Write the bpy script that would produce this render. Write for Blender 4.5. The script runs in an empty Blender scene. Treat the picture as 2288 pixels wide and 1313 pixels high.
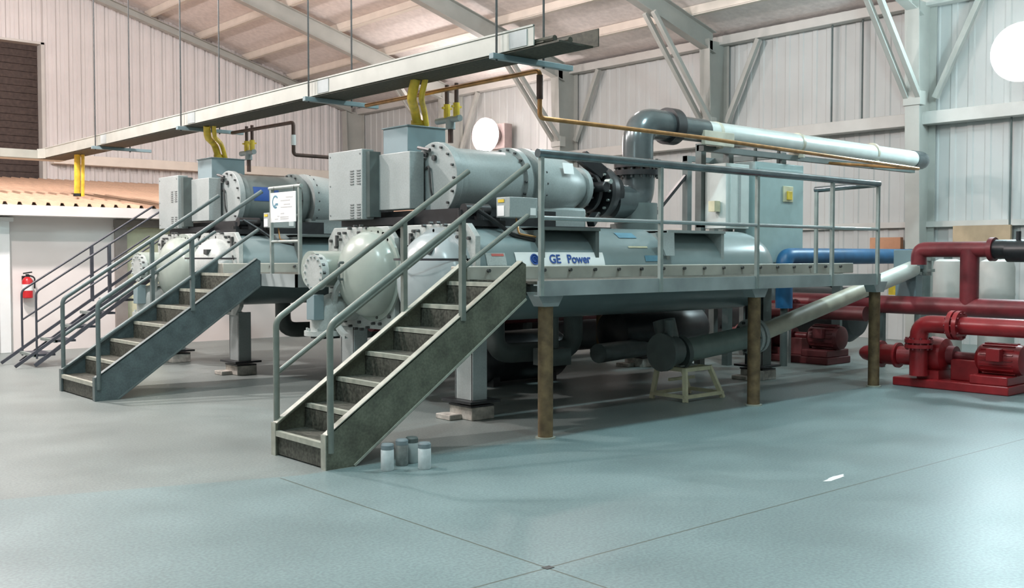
import bpy, math, random
from mathutils import Vector, Matrix
random.seed(7)
R = math.radians
sc = bpy.context.scene
COL = sc.collection
# ------------------------------------------------------------------ camera, light, exposure
cd = bpy.data.cameras.new('camera'); cam = bpy.data.objects.new('camera', cd); COL.objects.link(cam)
cd.sensor_width = 36.0; cd.lens = 36.19; cd.clip_end = 200
cam.location = (0, 0, 1.52); cam.rotation_euler = (R(90 - 2.13), 0, R(-40.9))
sc.camera = cam
sc.view_settings.view_transform = 'Standard'; sc.view_settings.look = 'None'
sc.view_settings.exposure = 0.1; sc.view_settings.gamma = 1.0; sc.view_settings.use_curve_mapping = False
w = bpy.data.worlds.new('world'); sc.world = w; w.use_nodes = True
w.node_tree.nodes['Background'].inputs[0].default_value = (.75, .85, .9, 1)
w.node_tree.nodes['Background'].inputs[1].default_value = .05
COOL = (.72, .95, 1.0); WARM = (1.0, .88, .86)
def lamp(name, loc, energy, color, size):
    l = bpy.data.lights.new(name, 'POINT'); l.energy = energy; l.color = color; l.shadow_soft_size = size
    o = bpy.data.objects.new(name, l); COL.objects.link(o); o.location = loc; return o
def spot(name, loc, energy, color, size, ang=150, blend=.5):
    l = bpy.data.lights.new(name, 'SPOT'); l.energy = energy; l.color = color; l.shadow_soft_size = size
    l.spot_size = R(ang); l.spot_blend = blend
    o = bpy.data.objects.new(name, l); COL.objects.link(o); o.location = loc; return o
LAMP_R = (16.55, 6.95, 4.65); LAMP_C = (16.75, 20.2, 4.56); LAMP_L = (-11.2, 2.6, 4.8)
lamp('flood_light', (LAMP_R[0] - .5, LAMP_R[1], LAMP_R[2]), 260, (.68,.93,1.0), .22)
lamp('flood_light', (LAMP_C[0] - .45, LAMP_C[1] - .1, LAMP_C[2]), 170, WARM, .25)
lamp('flood_light', (LAMP_L[0] + .5, LAMP_L[1], LAMP_L[2]), 40, COOL, .2)
FILL_HIGH_BAYS = [(1.2, 10.0, 8.0, WARM, 1300), (3.0, 14.0, 7.3, WARM, 1900), (2.0, 20.0, 7.2, WARM, 1700), (12.5, 13.0, 6.85, WARM, 220),
             (1.5, 5.4, 8.2, COOL, 700), (8.8, 5.7, 7.2, COOL, 650), (4.5, 0.5, 8.2, COOL, 450)]
for x, y, z, c, e in FILL_HIGH_BAYS: lamp('high_bay_fill_light', (x, y, z - .40), e, c, .2)  # unseen roof lamps added as general fill light

# ------------------------------------------------------------------ materials
MATS = {}
def mat(name, col, rough=.5, metal=0.0, var=.08, scale=6.0, col2=None, emit=None, bump=0.0, spec=.5, fine=0.0):
    m = bpy.data.materials.new(name); m.use_nodes = True; nt = m.node_tree; b = nt.nodes['Principled BSDF']
    b.inputs['Roughness'].default_value = rough; b.inputs['Metallic'].default_value = metal
    b.inputs['Specular IOR Level'].default_value = spec
    tc = nt.nodes.new('ShaderNodeTexCoord'); nz = nt.nodes.new('ShaderNodeTexNoise')
    nz.inputs['Scale'].default_value = scale; nz.inputs['Detail'].default_value = 6
    nt.links.new(tc.outputs['Object'], nz.inputs['Vector'])
    rp = nt.nodes.new('ShaderNodeValToRGB'); nt.links.new(nz.outputs['Fac'], rp.inputs['Fac'])
    c2 = col2 or tuple(min(1, c * (1 + var)) for c in col); c1 = tuple(c * (1 - var) for c in col) if not col2 else col
    rp.color_ramp.elements[0].color = (*c1, 1); rp.color_ramp.elements[0].position = .35
    rp.color_ramp.elements[1].color = (*c2, 1); rp.color_ramp.elements[1].position = .68
    out = rp.outputs['Color']
    if fine:
        n2 = nt.nodes.new('ShaderNodeTexNoise'); n2.inputs['Scale'].default_value = 55; n2.inputs['Detail'].default_value = 3
        nt.links.new(tc.outputs['Object'], n2.inputs['Vector'])
        r2 = nt.nodes.new('ShaderNodeValToRGB'); nt.links.new(n2.outputs['Fac'], r2.inputs['Fac'])
        r2.color_ramp.elements[0].color = (1 - fine,) * 3 + (1,); r2.color_ramp.elements[0].position = .38
        r2.color_ramp.elements[1].color = (1 + fine,) * 3 + (1,); r2.color_ramp.elements[1].position = .62
        mx = nt.nodes.new('ShaderNodeMix'); mx.data_type = 'RGBA'; mx.blend_type = 'MULTIPLY'; mx.inputs[0].default_value = 1
        nt.links.new(out, mx.inputs[6]); nt.links.new(r2.outputs['Color'], mx.inputs[7]); out = mx.outputs[2]
    nt.links.new(out, b.inputs['Base Color'])
    if bump:
        bp = nt.nodes.new('ShaderNodeBump'); bp.inputs['Strength'].default_value = bump; bp.inputs['Distance'].default_value = .02
        nt.links.new(nz.outputs['Fac'], bp.inputs['Height']); nt.links.new(bp.outputs['Normal'], b.inputs['Normal'])
    if emit:
        b.inputs['Emission Color'].default_value = (*emit[:3], 1); b.inputs['Emission Strength'].default_value = emit[3]
    m['_out'] = 0; MATS[name] = m; return m
PAINT = mat('grey_machine_paint', (.325, .37, .365), .38, var=.05, scale=4, fine=.05)
SHELL = mat('pale_blue_grey_paint', (.21, .275, .28), .24, var=.05, scale=3)
DOMEB = mat('pale_blue_grey_head_paint', (.32, .38, .39), .25, var=.05, scale=4)
DOME = mat('pale_grey_green_paint', (.33, .385, .345), .25, var=.05, scale=5)
SHEET = mat('light_plate_paint', (.41, .45, .435), .45, var=.08, scale=8, fine=.06)
TEAL = mat('blue_grey_box_paint', (.215, .295, .315), .4, var=.05, scale=4)
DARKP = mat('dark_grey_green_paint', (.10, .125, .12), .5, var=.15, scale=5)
DARKM = mat('mid_grey_green', (.17, .205, .20), .4, var=.08, scale=4)
BLACK = mat('black_iron', (.016, .018, .02), .35, var=.3, scale=9)
BOLT = mat('dark_bolt_steel', (.06, .065, .065), .45, var=.2, scale=20)
RAILG = mat('galvanised_rail', (.30, .35, .33), .42, .25, var=.12, scale=9)
STAIRG = mat('worn_olive_grey_steel', (.125, .135, .10), .5, .1, var=.25, scale=7, bump=.1, fine=.15)
STAIRB = mat('blue_grey_steel', (.09, .125, .13), .45, .1, var=.2, scale=7, fine=.1)
STAIRC = mat('bare_black_steel', (.06, .065, .08), .5, .1, var=.2, scale=7)
NOSE = mat('pale_tread_nosing', (.37, .39, .33), .5, var=.15, scale=14)
GRATE = mat('grating_steel', (.075, .08, .065), .6, .2, var=.5, scale=40)
CHROME = mat('glossy_dark_rail', (.24, .29, .31), .17, .9, var=.2, scale=6)
RUST = mat('rusty_brown_pipe', (.10, .065, .032), .7, 0, scale=12, col2=(.20, .135, .065), bump=.3)
SKID = mat('cream_grey_steel', (.42, .42, .37), .5, var=.2, scale=2.5)
DECK = mat('deck_edge_steel', (.34, .39, .39), .4, .1, var=.3, scale=1.6)
PIPEG = mat('polished_grey_pipe', (.13, .155, .16), .22, .55, var=.12, scale=5)
JACKET = mat('bright_pipe_jacket', (.70, .76, .74), .24, .2, var=.05, scale=5)
YELLOW = mat('yellow_conduit_paint', (.72, .52, .05), .4, var=.2, scale=9)
COPPER = mat('copper_tube', (.50, .27, .11), .35, .7, var=.25, scale=8)
BROWNP = mat('dark_brown_pipe', (.09, .055, .045), .45, .3, var=.25, scale=8)
TRAYM = mat('pale_tray_steel', (.40, .425, .385), .45, .1, var=.08, scale=4)
CABLE = mat('dark_olive_cables', (.05, .05, .035), .7, var=.4, scale=30)
RED = mat('red_pump_paint', (.27, .016, .02), .32, var=.2, scale=6)
DRED = mat('dark_red_pipe_paint', (.17, .022, .028), .4, var=.25, scale=5)
BLUE = mat('blue_pipe_paint', (.015, .11, .25), .4, var=.2, scale=5)
NAVY = mat('navy_lettering', (.02, .08, .32), .5, var=.05)
WHITE = mat('white_sheet_paint', (.86, .88, .87), .45, var=.02)
PRINT = mat('grey_print', (.50, .52, .52), .6, var=.05)
TEALP = mat('teal_print', (.10, .24, .32), .6, var=.1)
REDP = mat('red_print', (.5, .12, .1), .6, var=.05)
CREAM = mat('cream_stand_paint', (.58, .56, .38), .5, var=.12, scale=9)
CREAMP = mat('cream_pipe_paint', (.52, .50, .40), .45, var=.15, scale=4)
WPIPE = mat('white_pipe_cover', (.72, .78, .72), .4, var=.05, scale=4)
CONC = mat('grout_block', (.42, .41, .37), .8, var=.3, scale=14, bump=.3)
STEELW = mat('white_structural_paint', (.54, .53, .50), .5, var=.05, scale=3)
WALLM = mat('white_wall_panel', (.66, .635, .625), .55, var=.04, scale=1.2)
WALLR = mat('white_liner_panel', (.50, .515, .505), .55, var=.04, scale=1.2)
PLASTER = mat('pale_plaster', (.82, .765, .735), .75, var=.03, scale=1.5)
INSUL = mat('quilted_insulation', (.82, .765, .735), .85, var=.07, scale=9, bump=.5)
PURLM = mat('purlin_paint', (.74, .68, .60), .6, var=.05, scale=3)
TANROOF = mat('tan_metal_roof', (.60, .42, .30), .5, .05, var=.08, scale=2)
DARKBR = mat('dark_brown_slats', (.055, .038, .032), .75, var=.3, scale=12)
GLASS = mat('dark_door_glass', (.03, .032, .045), .1, var=.1)
PALEY = mat('lit_interior_yellow', (.68, .66, .46), .55, var=.06)
GREYBR = mat('grey_brown_trim', (.27, .24, .22), .6, var=.1)
EXTR = mat('extinguisher_red', (.55, .02, .025), .3, var=.1)
WOOD = mat('plywood_board', (.42, .31, .20), .7, var=.15, scale=3)
DRUM = mat('white_drum_plastic', (.66, .64, .60), .5, var=.06, scale=4)
CANM = mat('white_can_label', (.66, .72, .73), .4, var=.1, scale=20)
CANCAP = mat('grey_can_cap', (.20, .25, .27), .4, var=.1, scale=20)
CANGREY = mat('grey_can_body', (.25, .27, .26), .4, .3, var=.2, scale=20)
LAMPH = mat('lamp_housing_brown', (.34, .26, .25), .5, var=.1)
LENSC = mat('cool_lamp_lens', (.9, .95, 1), .3, emit=(.80, .97, 1.0, 60), var=.01)
LENSW = mat('warm_lamp_lens', (1, .95, .9), .3, emit=(1.0, .93, .90, 60), var=.01)
SEAM = mat('dark_seam', (.03, .03, .035), .6, var=.1)

def floor_mat():
    m = mat('painted_concrete_floor', (.182, .252, .256), .42, var=.10, scale=1.1, fine=.13, bump=.02)
    nt = m.node_tree; b = nt.nodes['Principled BSDF']; src = b.inputs['Base Color'].links[0].from_socket
    tc = [n for n in nt.nodes if n.type == 'TEX_COORD'][0]
    sx = nt.nodes.new('ShaderNodeSeparateXYZ'); nt.links.new(tc.outputs['Object'], sx.inputs[0])
    def line(sock, c, wd):
        a = nt.nodes.new('ShaderNodeMath'); a.operation = 'SUBTRACT'; nt.links.new(sock, a.inputs[0]); a.inputs[1].default_value = c
        d = nt.nodes.new('ShaderNodeMath'); d.operation = 'ABSOLUTE'; nt.links.new(a.outputs[0], d.inputs[0])
        l = nt.nodes.new('ShaderNodeMath'); l.operation = 'LESS_THAN'; nt.links.new(d.outputs[0], l.inputs[0]); l.inputs[1].default_value = wd
        return l.outputs[0]
    mxm = nt.nodes.new('ShaderNodeMath'); mxm.operation = 'MAXIMUM'
    lx = nt.nodes.new('ShaderNodeMath'); lx.operation = 'MULTIPLY'; lt = nt.nodes.new('ShaderNodeMath'); lt.operation = 'LESS_THAN'; nt.links.new(sx.outputs['Y'], lt.inputs[0]); lt.inputs[1].default_value = 6.33
    nt.links.new(line(sx.outputs['X'], 3.38, .006), lx.inputs[0]); nt.links.new(lt.outputs[0], lx.inputs[1]); nt.links.new(lx.outputs[0], mxm.inputs[0]); nt.links.new(line(sx.outputs['Y'], 3.64, .006), mxm.inputs[1])
    mx = nt.nodes.new('ShaderNodeMix'); mx.data_type = 'RGBA'; nt.links.new(mxm.outputs[0], mx.inputs[0])
    # shade painted into the colour: greyer floor tint under and left of the machines
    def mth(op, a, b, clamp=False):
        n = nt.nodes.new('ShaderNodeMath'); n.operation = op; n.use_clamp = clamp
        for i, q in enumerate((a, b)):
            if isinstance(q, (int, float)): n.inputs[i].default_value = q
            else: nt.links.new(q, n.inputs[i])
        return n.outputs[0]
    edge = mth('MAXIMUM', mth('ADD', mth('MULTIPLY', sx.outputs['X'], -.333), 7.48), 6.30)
    shade_side = mth('MULTIPLY', mth('SUBTRACT', sx.outputs['Y'], edge), 60.0, True)
    shade_tint = nt.nodes.new('ShaderNodeMix'); shade_tint.data_type = 'RGBA'; shade_tint.blend_type = 'MULTIPLY'; nt.links.new(shade_side, shade_tint.inputs[0])
    nt.links.new(src, shade_tint.inputs[6]); shade_tint.inputs[7].default_value = (1.11, .94, .89, 1); src = shade_tint.outputs[2]
    nt.links.new(src, mx.inputs[6]); mx.inputs[7].default_value = (.09, .11, .09, 1)
    nt.links.new(mx.outputs[2], b.inputs['Base Color'])
    # worn gloss
    rr = nt.nodes.new('ShaderNodeMapRange'); nz = [n for n in nt.nodes if n.type == 'TEX_NOISE'][0]
    nt.links.new(nz.outputs['Fac'], rr.inputs[0]); rr.inputs[3].default_value = .28; rr.inputs[4].default_value = .5
    nt.links.new(rr.outputs[0], b.inputs['Roughness'])
    return m
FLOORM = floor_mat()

# ------------------------------------------------------------------ mesh helpers
def frame(d):
    d = Vector(d).normalized(); u = Vector((0, 0, 1)) if abs(d.z) < .95 else Vector((0, 1, 0))
    a = u.cross(d).normalized(); return a, d.cross(a).normalized(), d
class MB:
    def __init__(s): s.v = []; s.f = []
    def add(s, vs, fs):
        n = len(s.v); s.v += [tuple(v) for v in vs]; s.f += [tuple(i + n for i in f) for f in fs]; return s
    def box(s, x0, x1, y0, y1, z0, z1):
        v = [(x, y, z) for x in (x0, x1) for y in (y0, y1) for z in (z0, z1)]
        return s.add(v, [(0, 1, 3, 2), (4, 6, 7, 5), (0, 4, 5, 1), (2, 3, 7, 6), (0, 2, 6, 4), (1, 5, 7, 3)])
    def bar(s, p0, p1, wd, ht, up=(0, 0, 1)):           # oriented bar: wd sideways, ht along 'up'
        p0 = Vector(p0); p1 = Vector(p1); d = (p1 - p0).normalized(); a = d.cross(Vector(up)).normalized(); u = a.cross(d).normalized()
        v = []
        for p in (p0, p1):
            for sa, su in ((-1, -1), (1, -1), (1, 1), (-1, 1)): v.append(p + a * sa * wd / 2 + u * su * ht / 2)
        return s.add(v, [(0, 1, 2, 3), (7, 6, 5, 4), (0, 4, 5, 1), (1, 5, 6, 2), (2, 6, 7, 3), (3, 7, 4, 0)])
    def prism(s, pts, off):                              # planar polygon extruded by vector off
        n = len(pts); o = Vector(off); v = [Vector(p) for p in pts] + [Vector(p) + o for p in pts]
        return s.add(v, [tuple(range(n))[::-1], tuple(range(n, 2 * n))] + [(i, (i + 1) % n, n + (i + 1) % n, n + i) for i in range(n)])
    def lathe(s, org, axis, prof, n=32, a0=0, a1=2 * math.pi):   # prof: (t along axis, radius)
        a, b, d = frame(axis); org = Vector(org); full = abs(a1 - a0 - 2 * math.pi) < 1e-6; k = n if full else n + 1
        v = []; f = []
        for t, r in prof:
            for i in range(k):
                an = a0 + (a1 - a0) * i / n; v.append(org + d * t + (a * math.cos(an) + b * math.sin(an)) * r)
        for j in range(len(prof) - 1):
            for i in range(n):
                i2 = (i + 1) % k
                f.append((j * k + i, j * k + i2, (j + 1) * k + i2, (j + 1) * k + i))
        if full:
            if prof[0][1] > 1e-6: f.append(tuple(range(k))[::-1])
            m = (len(prof) - 1) * k
            if prof[-1][1] > 1e-6: f.append(tuple(range(m, m + k)))
        return s.add(v, f)
    def cyl(s, p0, p1, r, r1=None, n=20):
        p0 = Vector(p0); p1 = Vector(p1); L = (p1 - p0).length
        return s.lathe(p0, p1 - p0, [(0, r), (L, r if r1 is None else r1)], n)
    def tube(s, pts, r, n=12, bend=0, seg=6):
        P = [Vector(p) for p in pts]
        if bend and len(P) > 2:
            Q = [P[0]]
            for i in range(1, len(P) - 1):
                a = (P[i - 1] - P[i]); b = (P[i + 1] - P[i]); k = min(bend, a.length * .49, b.length * .49)
                s0 = P[i] + a.normalized() * k; s1 = P[i] + b.normalized() * k
                for j in range(seg + 1):
                    t = j / seg; Q.append((1 - t) ** 2 * s0 + 2 * t * (1 - t) * P[i] + t * t * s1)
            Q.append(P[-1]); P = Q
        v = []; f = []; a = None
        for i, p in enumerate(P):
            d = (P[min(i + 1, len(P) - 1)] - P[max(i - 1, 0)]).normalized()
            if a is None: a = frame(d)[0]
            a = (a - d * a.dot(d)).normalized(); b = d.cross(a)
            for j in range(n):
                an = 2 * math.pi * j / n; v.append(p + (a * math.cos(an) + b * math.sin(an)) * r)
        m = len(P)
        for i in range(m - 1):
            for j in range(n):
                j2 = (j + 1) % n; f.append((i * n + j, i * n + j2, (i + 1) * n + j2, (i + 1) * n + j))
        f.append(tuple(range(n))[::-1]); f.append(tuple(range((m - 1) * n, m * n)))
        return s.add(v, f)
    def bolts(s, org, axis, rad, n, r=.018, h=.03, a0=0.0):
        a, b, d = frame(axis); org = Vector(org)
        for i in range(n):
            an = a0 + 2 * math.pi * i / n; c = org + (a * math.cos(an) + b * math.sin(an)) * rad
            s.cyl(c, c + d * h, r, n=6)
        return s
ORG = {}
def tag(o, label=None, cat=None, group=None, kind=None):
    if label: o['label'] = label
    if cat: o['category'] = cat
    if group: o['group'] = group
    if kind: o['kind'] = kind
    return o
def thing(name, label, cat, loc=(0, 0, 0), group=None):
    o = bpy.data.objects.new(name, None); COL.objects.link(o); o.location = loc; o.empty_display_size = .1
    ORG[o.name] = Vector(loc); return tag(o, label, cat, group)
def obj(name, mb, m, parent=None, bevel=0.0, label=None, ang=35, org=None):
    me = bpy.data.meshes.new(name)
    off = ORG[parent.name] if parent else Vector(org or (0, 0, 0))
    me.from_pydata([tuple(Vector(v) - off) for v in mb.v], [], mb.f); me.update()
    me.shade_smooth(); me.set_sharp_from_angle(angle=R(ang))
    me.materials.append(m)
    o = bpy.data.objects.new(name, me); COL.objects.link(o)
    if parent: o.parent = parent
    else: o.location = off
    ORG[o.name] = off.copy()
    if bevel:
        b = o.modifiers.new('bevel', 'BEVEL'); b.width = bevel; b.segments = 2; b.limit_method = 'ANGLE'; b.angle_limit = R(40)
    if label: o['label'] = label
    return o
def pieces(mb):
    p = list(range(len(mb.v)))
    def f(i):
        while p[i] != i: p[i] = p[p[i]]; i = p[i]
        return i
    for fc in mb.f:
        for i in fc[1:]: p[f(i)] = f(fc[0])
    g = {}
    for fc in mb.f: g.setdefault(f(fc[0]), []).append(fc)
    out = []
    for fs in g.values():
        ids = sorted({i for fc in fs for i in fc}); mp = {k: n for n, k in enumerate(ids)}; m = MB()
        m.v = [mb.v[i] for i in ids]; m.f = [tuple(mp[i] for i in fc) for fc in fs]; out.append(m)
    return out
def each(name, mb, *a, **k):
    """every separate piece of mb becomes a part of its own"""
    return [obj(name, m, *a, **k) for m in pieces(mb)]
def few(name, mb, *a, **k):
    o = obj(name, mb, *a, **k); o['kind'] = 'stuff'; return o
def text(name, body, loc, rot, size, m, parent, ext=.0015):
    cu = bpy.data.curves.new(name, 'FONT'); cu.body = body; cu.size = size; cu.extrude = ext; cu.offset = .0025; cu.align_x = 'LEFT'
    tmp = bpy.data.objects.new('tmp', cu); COL.objects.link(tmp); dg = bpy.context.evaluated_depsgraph_get()
    me = bpy.data.meshes.new_from_object(tmp.evaluated_get(dg)); me.name = name; me.materials.clear(); me.materials.append(m)
    bpy.data.objects.remove(tmp); o = bpy.data.objects.new(name, me); COL.objects.link(o); o.parent = parent
    o.location = Vector(loc) - ORG[parent.name]; o.rotation_euler = rot; ORG[o.name] = ORG[parent.name]; return o
def struct(name, mb, m, label=None, bevel=0.0, ang=35):
    o = obj(name, mb, m, None, bevel, None, ang); o['kind'] = 'structure'
    if label: o['label'] = label
    return o
def copy_tree(o, loc=None, parent=None):
    c = o.copy(); COL.objects.link(c); c.parent = parent
    if loc is not None: c.location = loc
    ORG[c.name] = Vector(loc) if loc is not None else ORG.get(o.name, Vector())
    for ch in list(o.children): copy_tree(ch, None, c)
    return c

# ------------------------------------------------------------------ the hall
X0, X1, Y0, Y1 = -12.0, 17.5, -10.0, 27.5
def roofz(x): return 6.15 + .283 * (X1 - x) if x >= 2.75 else 6.15 + .283 * (x - X0)
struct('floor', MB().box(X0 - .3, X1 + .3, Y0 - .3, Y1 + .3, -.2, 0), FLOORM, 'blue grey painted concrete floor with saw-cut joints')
for xa, xb in ((2.75, X1 + .3), (X0 - .3, 2.75)):
    za = roofz(xa) if xa > -11 else 6.15 - .085; zb = roofz(xb) if xb < 17 else 6.15 - .085
    struct('ceiling', MB().prism([(xa, Y0, za), (xb, Y0, zb), (xb, Y0, zb + .2), (xa, Y0, za + .2)], (0, Y1 - Y0 + .2, 0)), INSUL, 'sloping insulated roof underside')
def ribbed(fn, u0, u1, zb, zt, pitch, depth, minor=True):
    """corrugated sheet: fn(u, out) -> (x, y)"""
    mb = MB(); u = u0; pts = []
    while u < u1 - 1e-6:
        pr = [(0, 0), (.58, 0), (.66, 1), (.92, 1)]
        if minor: pr = [(0, 0), (.18, 0), (.22, .35), (.30, .35), (.34, 0), (.58, 0), (.66, 1), (.92, 1)]
        for t, d in pr:
            if u + t * pitch < u1: pts.append((u + t * pitch, d * depth))
        u += pitch
    pts.append((u1, 0)); v = []
    for uu, d in pts:
        x, y = fn(uu, d); v += [(x, y, zb), (x, y, zt(uu))]
    n = len(pts); f = [(2 * i, 2 * i + 2, 2 * i + 3, 2 * i + 1) for i in range(n - 1)]
    mb.add(v, f)
    x0, y0 = fn(u0, -.12); x1, y1 = fn(u1, -.12)
    return mb.add([(x0, y0, zb), (x1, y1, zb), (x1, y1, zt(u1)), (x0, y0, zt(u0))], [(0, 1, 2, 3)])
gy = lambda u, d: (u, Y1 - d)
struct('wall_back', ribbed(gy, 8.2, X1, 0, lambda u: roofz(u), .305, .045), WALLM, 'corrugated white gable wall', ang=20)
up = ribbed(gy, 2.75, 8.2, 6.87, lambda u: roofz(u), .305, .045); lo = ribbed(gy, 2.75, 8.2, 0, lambda u: 3.4, .305, .045)
up.add(lo.v, lo.f); struct('wall_back_upper', up, WALLM, 'gable wall above the dark opening', ang=20)
struct('wall_back_far', ribbed(gy, X0, 2.75, 0, lambda u: roofz(u), .305, .045), WALLM, ang=20)
struct('wall_right', ribbed(lambda u, d: (X1 - d, u), Y0, Y1, 0, lambda u: 6.1, .305, .016, False), WALLR, 'white liner panel side wall', ang=20)
struct('wall_left', MB().box(X0 - .2, X0, Y0, Y1, 0, 6.1), WALLR)
struct('wall_front', MB().prism([(X0, Y0 - .2, 0), (X1, Y0 - .2, 0), (X1, Y0 - .2, 6.1), (2.75, Y0 - .2, 10.3), (X0, Y0 - .2, 6.1)], (0, .2, 0)), WALLR)
# dark opening in the gable
op = MB().box(2.7, 8.3, Y1 + .35, Y1 + .45, 3.2, 7.0)
for i in range(19): op.box(2.75, 8.2, Y1 + .25, Y1 + .35, 3.45 + i * .18, 3.62 + i * .18)
struct('window_1', op, DARKBR, 'large dark brown slatted opening high in the gable wall')
STEELC = mat('grey_green_frame_paint', (.40, .405, .375), .5, var=.06, scale=3)
tr = MB(); tr.box(8.12, 8.2, Y1 - .06, Y1 + .4, 3.4, 6.87); tr.box(2.75, 8.2, Y1 - .06, Y1 + .4, 6.82, 6.88); struct('trim_1', tr, STEELW)
# ledge girt round the walls
struct('trim_2', MB().box(X1 - .30, X1 - .03, Y0, Y1 - .05, 3.80, 4.02), STEELW, 'white ledge girt along the side wall', .01)
struct('trim_3', MB().box(8.3, X1 - .3, Y1 - .34, Y1 - .05, 3.84, 4.08), PURLM, 'ledge girt along the gable wall', .01)
struct('trim_4', MB().box(X1 - .12, X1 - .02, Y0, Y1 - .05, 2.02, 2.12), STEELW, 'low white girt along the side wall')
struct('trim_5', MB().box(X1 - .24, X1 - .02, Y0, Y1, 5.86, 6.04), STEELW, 'eave strut above the side wall', .01)
# purlins, frames
for x in (16.3, 15.0, 13.6, 12.2, 10.8, 9.4, 8.0, 6.6, 5.2):
    z = roofz(x); m = MB(); m.box(x - .03, x + .03, Y0, Y1 - .05, z - .17, z + .0); m.box(x - .03, x + .10, Y0, Y1 - .05, z - .19, z - .165)
    struct('purlin_beam', m, PURLM, 'roof purlin running the length of the hall')
FR = [0.05, 4.5, 8.95, 13.4, 17.85, 22.3, 27.2]
for y in FR:
    m = MB(); xa = X1 - .45; xb = 3.0
    a = Vector((xa, y, roofz(xa) - .2)); b = Vector((xb, y, roofz(xb) - .2)); dn = Vector((0, 0, -1)); dd = .42 if y < 27 else .2
    m.prism([a + Vector((0, -.006, 0)), b + Vector((0, -.006, 0)), b + dn * (dd - .05) + Vector((0, -.006, 0)), a + dn * dd + Vector((0, -.006, 0))], (0, .012, 0))
    m.bar(a, b, .2, .014); m.bar(a + dn * dd, b + dn * (dd - .05), .2, .014)
    struct('rafter_beam', m, STEELC, 'tapered white roof rafter')
for y in FR[1:]:
    m = MB(); t = 5.92
    m.prism([(17.42, y - .006, 0), (16.98, y - .006, 0), (16.80, y - .006, t), (17.42, y - .006, t)], (0, .012, 0))
    m.prism([(16.98, y - .13, 0), (16.965, y - .13, 0), (16.785, y - .13, t), (16.80, y - .13, t)], (0, .26, 0))
    m.box(17.42, 17.44, y - .13, y + .13, 0, t)
    struct('steel_column', m, STEELC, 'tapered white steel column on the side wall')
    if y > 27: continue
    k = MB()
    for dy in (-.11, .11): k.bar((16.9, y + dy, 4.2), (15.1, y + dy, roofz(15.1) - .62), .09, .09)
    k.box(16.82, 17.0, y - .16, y + .16, 4.10, 4.34)
    struct('brace_beam', k, STEELC, 'paired diagonal knee brace under a rafter', .006)
    k = MB(); k.bar((17.3, y - .18, 4.25), (17.3, y - .95, 5.85), .1, .1, (1, 0, 0)); struct('brace_beam', k, STEELC, 'short diagonal brace beside a wall column', .006)
for i, (y, za, zb) in enumerate(((10.84, 4.02, 5.86), (10.21, 4.02, 5.86), (7.5, .6, 3.8))):
    o = obj('wall_conduit', MB().cyl((17.38, y, za), (17.38, y, zb), .018, n=8), DARKP, org=(17.38, y, za))
    tag(o, ('thin dark vertical conduit on the side wall, left one above the ledge', 'thin dark vertical conduit on the side wall, right one above the ledge',
            'long dark vertical conduit below the ledge at the far right')[i], 'conduit')
# ------------------------------------------------------------------ low office with a tan roof
OY = 17.4
struct('wall_office', MB().box(4.50, 6.3, OY, OY + .2, 0, 2.32).box(7.35, 13.6, OY, OY + .2, 0, 2.32).box(6.3, 7.35, OY, OY + .2, 2.1, 2.32).box(13.4, 13.6, OY + .2, Y1 - .1, 0, 2.4).box(2.4, 3.4, OY, OY + .2, 0, 2.32).box(3.4, 4.55, OY, OY + .2, 2.22, 2.32), PLASTER, 'pale plastered office wall')
rf = MB(); x = 2.4
pts = []
while x < 13.9:
    pts += [(x, 0), (x + .13, 0), (x + .145, .05), (x + .185, .05)]; x += .21
za, zb = 2.30, 3.42
v = []
for px, d in pts: v += [(px, OY - .45, za + d), (px, Y1 - .06, zb + d)]
rf.add(v, [(2 * i, 2 * i + 1, 2 * i + 3, 2 * i + 2) for i in range(len(pts) - 1)])
struct('roof_office', rf, TANROOF, 'tan ribbed metal roof over the low office', ang=20)
struct('trim_6', MB().box(2.4, 13.9, OY - .50, OY - .44, 2.14, 2.30).box(2.4, 13.9, OY - .44, OY, 2.14, 2.17), PLASTER, 'pale fascia and soffit under the tan roof')
d1 = struct('door_1', MB().box(3.42, 4.42, OY + .02, OY + .06, .05, 2.0), GLASS, 'dark glazed office door at the left edge')
struct('trim_7', MB().box(4.44, 4.60, OY - .14, OY + .1, 0, 2.08).box(3.3, 4.66, OY - .146, OY + .09, 2.05, 2.12).box(3.25, 3.42, OY - .14, OY + .1, 0, 2.08), WHITE, 'white door surround', .008)
struct('lit_interior_panel', MB().box(6.46, 7.3, OY + .06, OY + .12, 0, 2.0), PALEY, 'pale yellow panel painted as the lit interior of an office doorway')  # light of the room beyond is put into the panel colour
struct('trim_8', MB().box(6.26, 6.46, OY - .05, OY + .15, 0, 2.05).box(7.3, 7.4, OY - .05, OY + .15, 0, 2.05).box(6.25, 7.41, OY - .055, OY + .14, 2.0, 2.12), GREYBR, 'grey brown door frame')
t = thing('fire_extinguisher', 'red fire extinguisher with a white label hung on the office wall', 'fire extinguisher', (4.86, OY - .09, .85))
obj('cylinder', MB().lathe((4.86, OY - .09, .85), (0, 0, 1), [(0, .07), (.01, .08), (.27, .08), (.31, .06), (.335, .03)], 20), EXTR, t)
obj('label', MB().lathe((4.86, OY - .09, .97), (0, 0, 1), [(0, .082), (.10, .082)], 20), WHITE, t)
obj('valve', MB().cyl((4.86, OY - .09, 1.18), (4.86, OY - .09, 1.23), .025).bar((4.80, OY - .09, 1.24), (4.93, OY - .09, 1.26), .03, .02), BLACK, t)
obj('hose', MB().tube([(4.88, OY - .09, 1.21), (4.97, OY - .10, 1.18), (4.965, OY - .10, 1.0)], .012, 8, .05), BLACK, t)
obj('bracket', MB().box(4.80, 4.92, OY - .02, OY, .9, 1.2), BLACK, t)

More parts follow.
